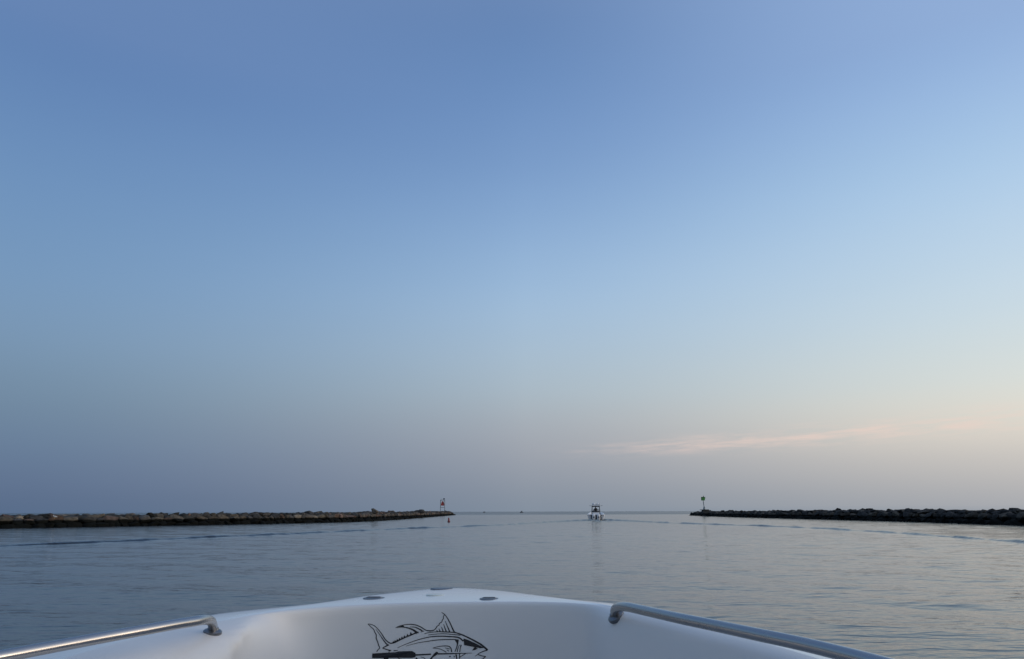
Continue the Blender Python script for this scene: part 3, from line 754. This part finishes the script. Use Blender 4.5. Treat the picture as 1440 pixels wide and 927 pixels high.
# grab rails
LG = np.array(lin_s)
def on_liner(u, v):
    d = ray(u, v).normalized(); rel = LG - np.array((0, 0, H)); t = rel @ np.array(d)
    off = np.linalg.norm(rel - t[..., None] * np.array(d), axis=-1) / np.maximum(t, .1); off[t < .5] = 9
    i, k = np.unravel_index(int(off.argmin()), off.shape)
    i = min(max(i, 3), NB - 4); k = min(max(k, 1), LG.shape[1] - 2)
    n = Vector(LG[i + 3, k] - LG[i - 3, k]).cross(Vector(LG[i, k + 1] - LG[i, k - 1])).normalized()
    if n.dot(d) > 0: n = -n
    return Vector(LG[i, k]), (n + Vector((0, 0, .6))).normalized()
def rail(pix, up, foot, lab):
    pts = [at_deck(u, v, z) for (u, v), z in zip(pix, up)]
    b0_, n0_ = on_liner(*foot)
    d0 = (pts[1] - pts[0]).normalized()
    p0, p1, p2, p3 = b0_ - n0_ * .006, b0_ + n0_ * .042, pts[0] - d0 * .045, pts[0]
    bend = [p0 * (1 - q) ** 3 + p1 * 3 * q * (1 - q) ** 2 + p2 * 3 * q * q * (1 - q) + p3 * q ** 3 for q in np.linspace(0, 1, 24)]
    run = [Vector(p) for p in spline(pts, 90)[1:]]
    d1 = (run[-1] - run[-4]).normalized()                 # the after end bends down to the gunwale too
    aim = run[-1] + d1 * .06 - Vector((0, 0, .05))
    i, k = np.unravel_index(int(((LG - np.array(aim)) ** 2).sum(-1).argmin()), LG.shape[:2]); k = min(max(k, 1), LG.shape[1] - 2)
    n1_ = Vector(LG[i + 3, k] - LG[i - 3, k]).cross(Vector(LG[i, k + 1] - LG[i, k - 1])).normalized()
    if n1_.z < 0: n1_ = -n1_
    n1_ = (n1_ + Vector((0, 0, .6))).normalized(); b1_ = Vector(LG[i, k])
    q0, q1, q2, q3 = run[-1], run[-1] + d1 * .045, b1_ + n1_ * .042, b1_ - n1_ * .006
    P = bend + run + [q0 * (1 - q) ** 3 + q1 * 3 * q * (1 - q) ** 2 + q2 * 3 * q * q * (1 - q) + q3 * q ** 3 for q in np.linspace(0, 1, 24)[1:]]
    bm = bmesh.new(); tube(bm, [to_l(p) for p in P], .0128, 20)
    r_ = from_bm('grab_rail', bm, M['steel'], ob_, True, 60); r_['label'] = lab
    return r_, ((b0_, n0_), (b1_, n1_))
def flange(r_, feet):
  for P in feet:
    q = P[1].to_track_quat('Z', 'Y').to_matrix().to_4x4()
    bm = bmesh.new(); lathe(bm, [(.0235, -.008), (.0255, -.003), (.0255, .003), (.022, .0065), (.0160, .0085), (.0138, .014)], 28)
    bm.transform(Matrix.Translation(Vector(to_l(P[0]))) @ q)
    from_bm('base_flange', bm, M['dull_steel'], r_, True, 40)
lr, P = rail([(274, 873.6), (240, 879.2), (200, 886.6), (150, 895.6), (80, 908.6), (0, 923.6), (-90, 940)], [.040, .042, .042, .042, .042, .042, .042], (298.5, 886.5), 'grab rail catching the dawn light in a bright streak')
flange(lr, P)
rrl, P = rail([(888, 854.6), (950, 868.4), (1000, 878.6), (1060, 891.2), (1130, 906), (1196, 922), (1282, 945)], [.030, .034, .036, .038, .038, .038, .038], (866, 866.5), 'grab rail in shade with a blue sheen along its top')
flange(rrl, P)

# deck fittings
def fitting(name, u, v, wpx, hm, m, dpt=.05, lab=None, up=.0):
    c = at_deck(u, v); l_ = wpx * (c - Vector((0, 0, H))).length / F / 1.05
    cz = min((p for sec in cap_s for p in sec), key=lambda p: (p[0] - c.x) ** 2 + (p[1] - c.y) ** 2)[2]
    base = Matrix.Translation(Vector(to_l((c.x, c.y, cz))) + Vector((0, 0, -.0005 + up)))
    bm = bmesh.new(); n = 28
    for rr_, z in (): pass
    prof = [(1.0, -.02), (1.0, hm * .5), (.94, hm * .85), (.82, hm)]
    rows = [[bm.verts.new((l_ / 2 * rs * math.cos(a), dpt / 2 * rs * math.sin(a), z)) for a in (2 * math.pi * q / n for q in range(n))] for rs, z in prof]
    for r0, r1 in zip(rows, rows[1:]):
        for q in range(n): bm.faces.new((r0[q], r0[(q + 1) % n], r1[(q + 1) % n], r1[q]))
    bm.faces.new(rows[-1]); bm.transform(base)
    o = from_bm(name, bm, m, ob_, True, 35)
    if lab: o['label'] = lab
    return o, base, l_
for u, v, w_ in ((526, 842.8, 30), (688, 842.8, 27)):
    o, b_, l_ = fitting('cleat', u, v, w_, .003, M['dull_steel'], .075)
    bm = bmesh.new(); tube(bm, [(-l_ * .34, 0, .001), (-l_ * .26, 0, .003), (l_ * .26, 0, .003), (l_ * .34, 0, .001)], .004, 10); bm.transform(b_); from_bm('horn', bm, M['dull_steel'], o, True)
fitting('anchor_fitting', 621, 828.8, 31, .004, M['dull_steel'], .085)
fitting('bow_light', 612, 838.6, 25, .004, M['light_lens'], .05)

# tuna and speargun emblem on the inner face of the bow
wall_x = np.array([p[6][0] for p in lin_s]); wall_y = np.array([p[6][1] for p in lin_s]); ok = (wB > .9)
order = np.argsort(wall_x[ok]); wx_, wy_ = wall_x[ok][order], wall_y[ok][order]
def on_wall(u, v, lift):
    y = 2.6
    for _ in range(12):
        p = at_y(u, v, y); y = float(np.interp(p.x, wx_, wy_))
    p = at_y(u, v, y); p.y -= lift; return Vector(to_l(p))
dbm = bmesh.new()
def A(p): return (500 + p[0] / 12.873, 855 + p[1] / 12.873)
def B(p): return (590 + p[0] / 12.873, 855 + p[1] / 12.873)
def dense(pts):
    return spline(pts, max(6, int(len(pts) * 5))) if len(pts) > 2 else np.array(pts, float)
def stroke(fr, pts, w0, w1=None, wm=None, smooth=True):
    """a tapering ribbon of vinyl, 0.4 mm thick; widths in crop units"""
    w1 = w0 if w1 is None else w1
    P = np.array([fr(p) for p in (dense(pts) if smooth else np.array(pts, float))])
    n = len(P); t = np.gradient(P, axis=0); t /= np.linalg.norm(t, axis=1)[:, None] + 1e-9
    N = np.stack([-t[:, 1], t[:, 0]], 1); f = np.linspace(0, 1, n)
    W = (w0 + (w1 - w0) * f if wm is None else np.where(f < .5, w0 + (wm - w0) * f * 2, wm + (w1 - wm) * (f - .5) * 2)) / 12.873 / 2
    a = [[on_wall(*(P[i] + N[i] * W[i] * sgn), lf) for sgn in (-1, 1)] for i in range(n) for lf in (.0006,)]
    top = [[dbm.verts.new(q) for q in r] for r in a]
    for r0, r1 in zip(top, top[1:]): dbm.faces.new((r0[0], r0[1], r1[1], r1[0]))
def fill(fr, pts):
    vs = [dbm.verts.new(on_wall(*fr(p), .0009)) for p in pts]
    f = dbm.faces.new(vs); bmesh.ops.triangulate(dbm, faces=[f])
# tail and keel
stroke(A, [(222, 290), (280, 297), (350, 330), (420, 400), (480, 480), (530, 560), (580, 610), (630, 638), (680, 635), (740, 612), (820, 572), (900, 533), (1000, 492), (1080, 457), (1140, 440)], 10, 26, 20)
stroke(A, [(225, 290), (270, 335), (325, 385), (350, 440), (376, 490), (374, 550), (400, 610), (415, 670), (437, 722), (402, 762), (384, 796)], 10, 14, 18)
stroke(A, [(368, 388), (430, 470), (490, 560), (550, 640), (592, 678)], 6, 24)
stroke(A, [(606, 668), (545, 695), (490, 728)], 22, 16, smooth=False); stroke(A, [(486, 724), (560, 752), (640, 772)], 16, 20, smooth=False); fill(A, [(585, 760), (655, 766), (610, 792)])
stroke(A, [(690, 774), (765, 768)], 18, 10, smooth=False)
for (bx, by_, tx, ty) in ((680, 625, 684, 600), (716, 610, 712, 582), (752, 596, 753, 558), (795, 578, 795, 538), (838, 558, 838, 516), (885, 538, 882, 494), (940, 515, 938, 466), (1002, 490, 998, 432)):
    fill(A, [(bx - 22, by_ + 10), (tx, ty), (bx + 26, by_ - 8)])
# second dorsal
stroke(A, [(724, 358), (800, 325), (900, 303), (1000, 297), (1090, 309), (1180, 345), (1260, 395), (1310, 413), (1400, 408)], 8, 16, 18)
stroke(A, [(724, 358), (850, 347), (950, 363), (1030, 392), (1090, 430), (1110, 448)], 6, 40, 20); fill(A, [(730, 357), (862, 312), (890, 345), (850, 352)]); fill(A, [(1060, 408), (1150, 440), (1100, 470), (1075, 455)])
stroke(A, [(985, 342), (1080, 350), (1150, 382), (1200, 410)], 8, 26); fill(A, [(1165, 388), (1245, 422), (1178, 438), (1200, 416)])
# flank lines
stroke(A, [(760, 722), (850, 680), (1000, 622), (1130, 577), (1250, 545), (1378, 520), (1558, 512), (1718, 520), (1838, 530), (1900, 556), (1950, 602)], 8, 26, 17)
stroke(A, [(912, 690), (1000, 666), (1130, 632), (1278, 608), (1458, 582), (1638, 572), (1798, 572), (1858, 582)], 6, 16, 15)
fill(B, [(628, 562), (712, 574), (700, 640), (688, 690), (666, 625)]); stroke(B, [(688, 640), (672, 715), (640, 795)], 22, 14)
stroke(B, [(724, 668), (696, 730), (680, 798)], 8, 18); stroke(B, [(754, 668), (736, 730), (728, 800)], 18, 14)
# first dorsal
stroke(B, [(140, 410), (200, 415), (262, 400), (300, 362), (318, 332), (350, 312), (362, 280), (400, 255), (412, 220), (434, 190), (432, 155), (458, 118)], 18, 12)
stroke(B, [(398, 78), (455, 120), (510, 195), (560, 290), (600, 380), (632, 440)], 10, 26, 18)
for a, b_ in (((465, 236), (545, 430)), ((436, 296), (482, 430)), ((396, 340), (428, 430)), ((350, 374), (372, 430)), ((308, 400), (325, 430))): stroke(B, [a, b_], 8, 24, smooth=False)
# back and head
stroke(B, [(90, 466), (200, 441), (350, 432), (500, 436), (630, 444), (750, 478), (870, 532), (1000, 598), (1100, 655), (1170, 708), (1232, 765)], 10, 34, 22)
stroke(B, [(158, 490), (300, 473), (450, 468), (600, 480), (740, 494)], 10, 14)
fill(B, [(800, 555), (850, 568), (930, 603), (1010, 638), (1120, 696), (1165, 722), (1100, 730), (1020, 690), (930, 655), (850, 655), (806, 672), (818, 625), (790, 590)])
stroke(B, [(1225, 764), (1150, 788), (1090, 815), (1045, 848), (1008, 874)], 22, 8)
stroke(B, [(1058, 844), (1120, 866), (1200, 880)], 16, 14, smooth=False); stroke(B, [(1198, 880), (1155, 912), (1090, 960), (980, 1030), (800, 1100), (500, 1130), (200, 1100), (-120, 1030), (-400, 900), (-560, 800)], 16, 12)
fill(B, [(952, 772), (985, 715), (1012, 712), (1055, 738), (1010, 758)]); stroke(B, [(962, 700), (985, 688), (1012, 692)], 8)
# pectoral fin
stroke(B, [(238, 726), (330, 702), (430, 689), (520, 692), (566, 728), (582, 800)], 8, 20, 15); stroke(B, [(238, 726), (350, 738), (420, 764), (486, 804)], 8, 14)
stroke(B, [(462, 722), (545, 745)], 8, 14, smooth=False); stroke(B, [(490, 756), (532, 782)], 8, 14, smooth=False)
# speargun
fill(A, [(304, 825), (760, 800), (782, 786), (1024, 780), (1086, 815), (1086, 890), (1024, 905), (780, 902), (700, 886), (300, 908)])
fill(A, [(510, 895), (592, 895), (606, 1010), (500, 1010)])
stroke(A, [(1080, 852), (1366, 838)], 28, 24, smooth=False)
fill(B, [(176, 936), (262, 826), (304, 792), (338, 802), (318, 846), (252, 880), (218, 936)])
stroke(B, [(325, 832), (600, 827), (840, 821), (952, 817)], 26, 6, 20); stroke(B, [(842, 822), (740, 884), (718, 918)], 12, 14); stroke(B, [(722, 830), (724, 915)], 16, 16, smooth=False)
stroke(B, [(660, 842), (676, 930)], 26, 20, smooth=False); fill(B, [(535, 870), (562, 868), (564, 886), (540, 890)]); fill(B, [(616, 866), (634, 866), (636, 892), (620, 892)])
stroke(A, [(1090, 905), (1150, 960)], 30, 20, smooth=False); stroke(A, [(1180, 885), (1240, 905), (1280, 950)], 8, 12)
r = bmesh.ops.recalc_face_normals(dbm, faces=dbm.faces)
fd = from_bm('fish_emblem', dbm, M['decal'], ob_)
sol = fd.modifiers.new('thick', 'SOLIDIFY'); sol.thickness = .0004; sol.offset = 0
fd['label'] = 'black line drawing of a tuna crossed by a speargun'
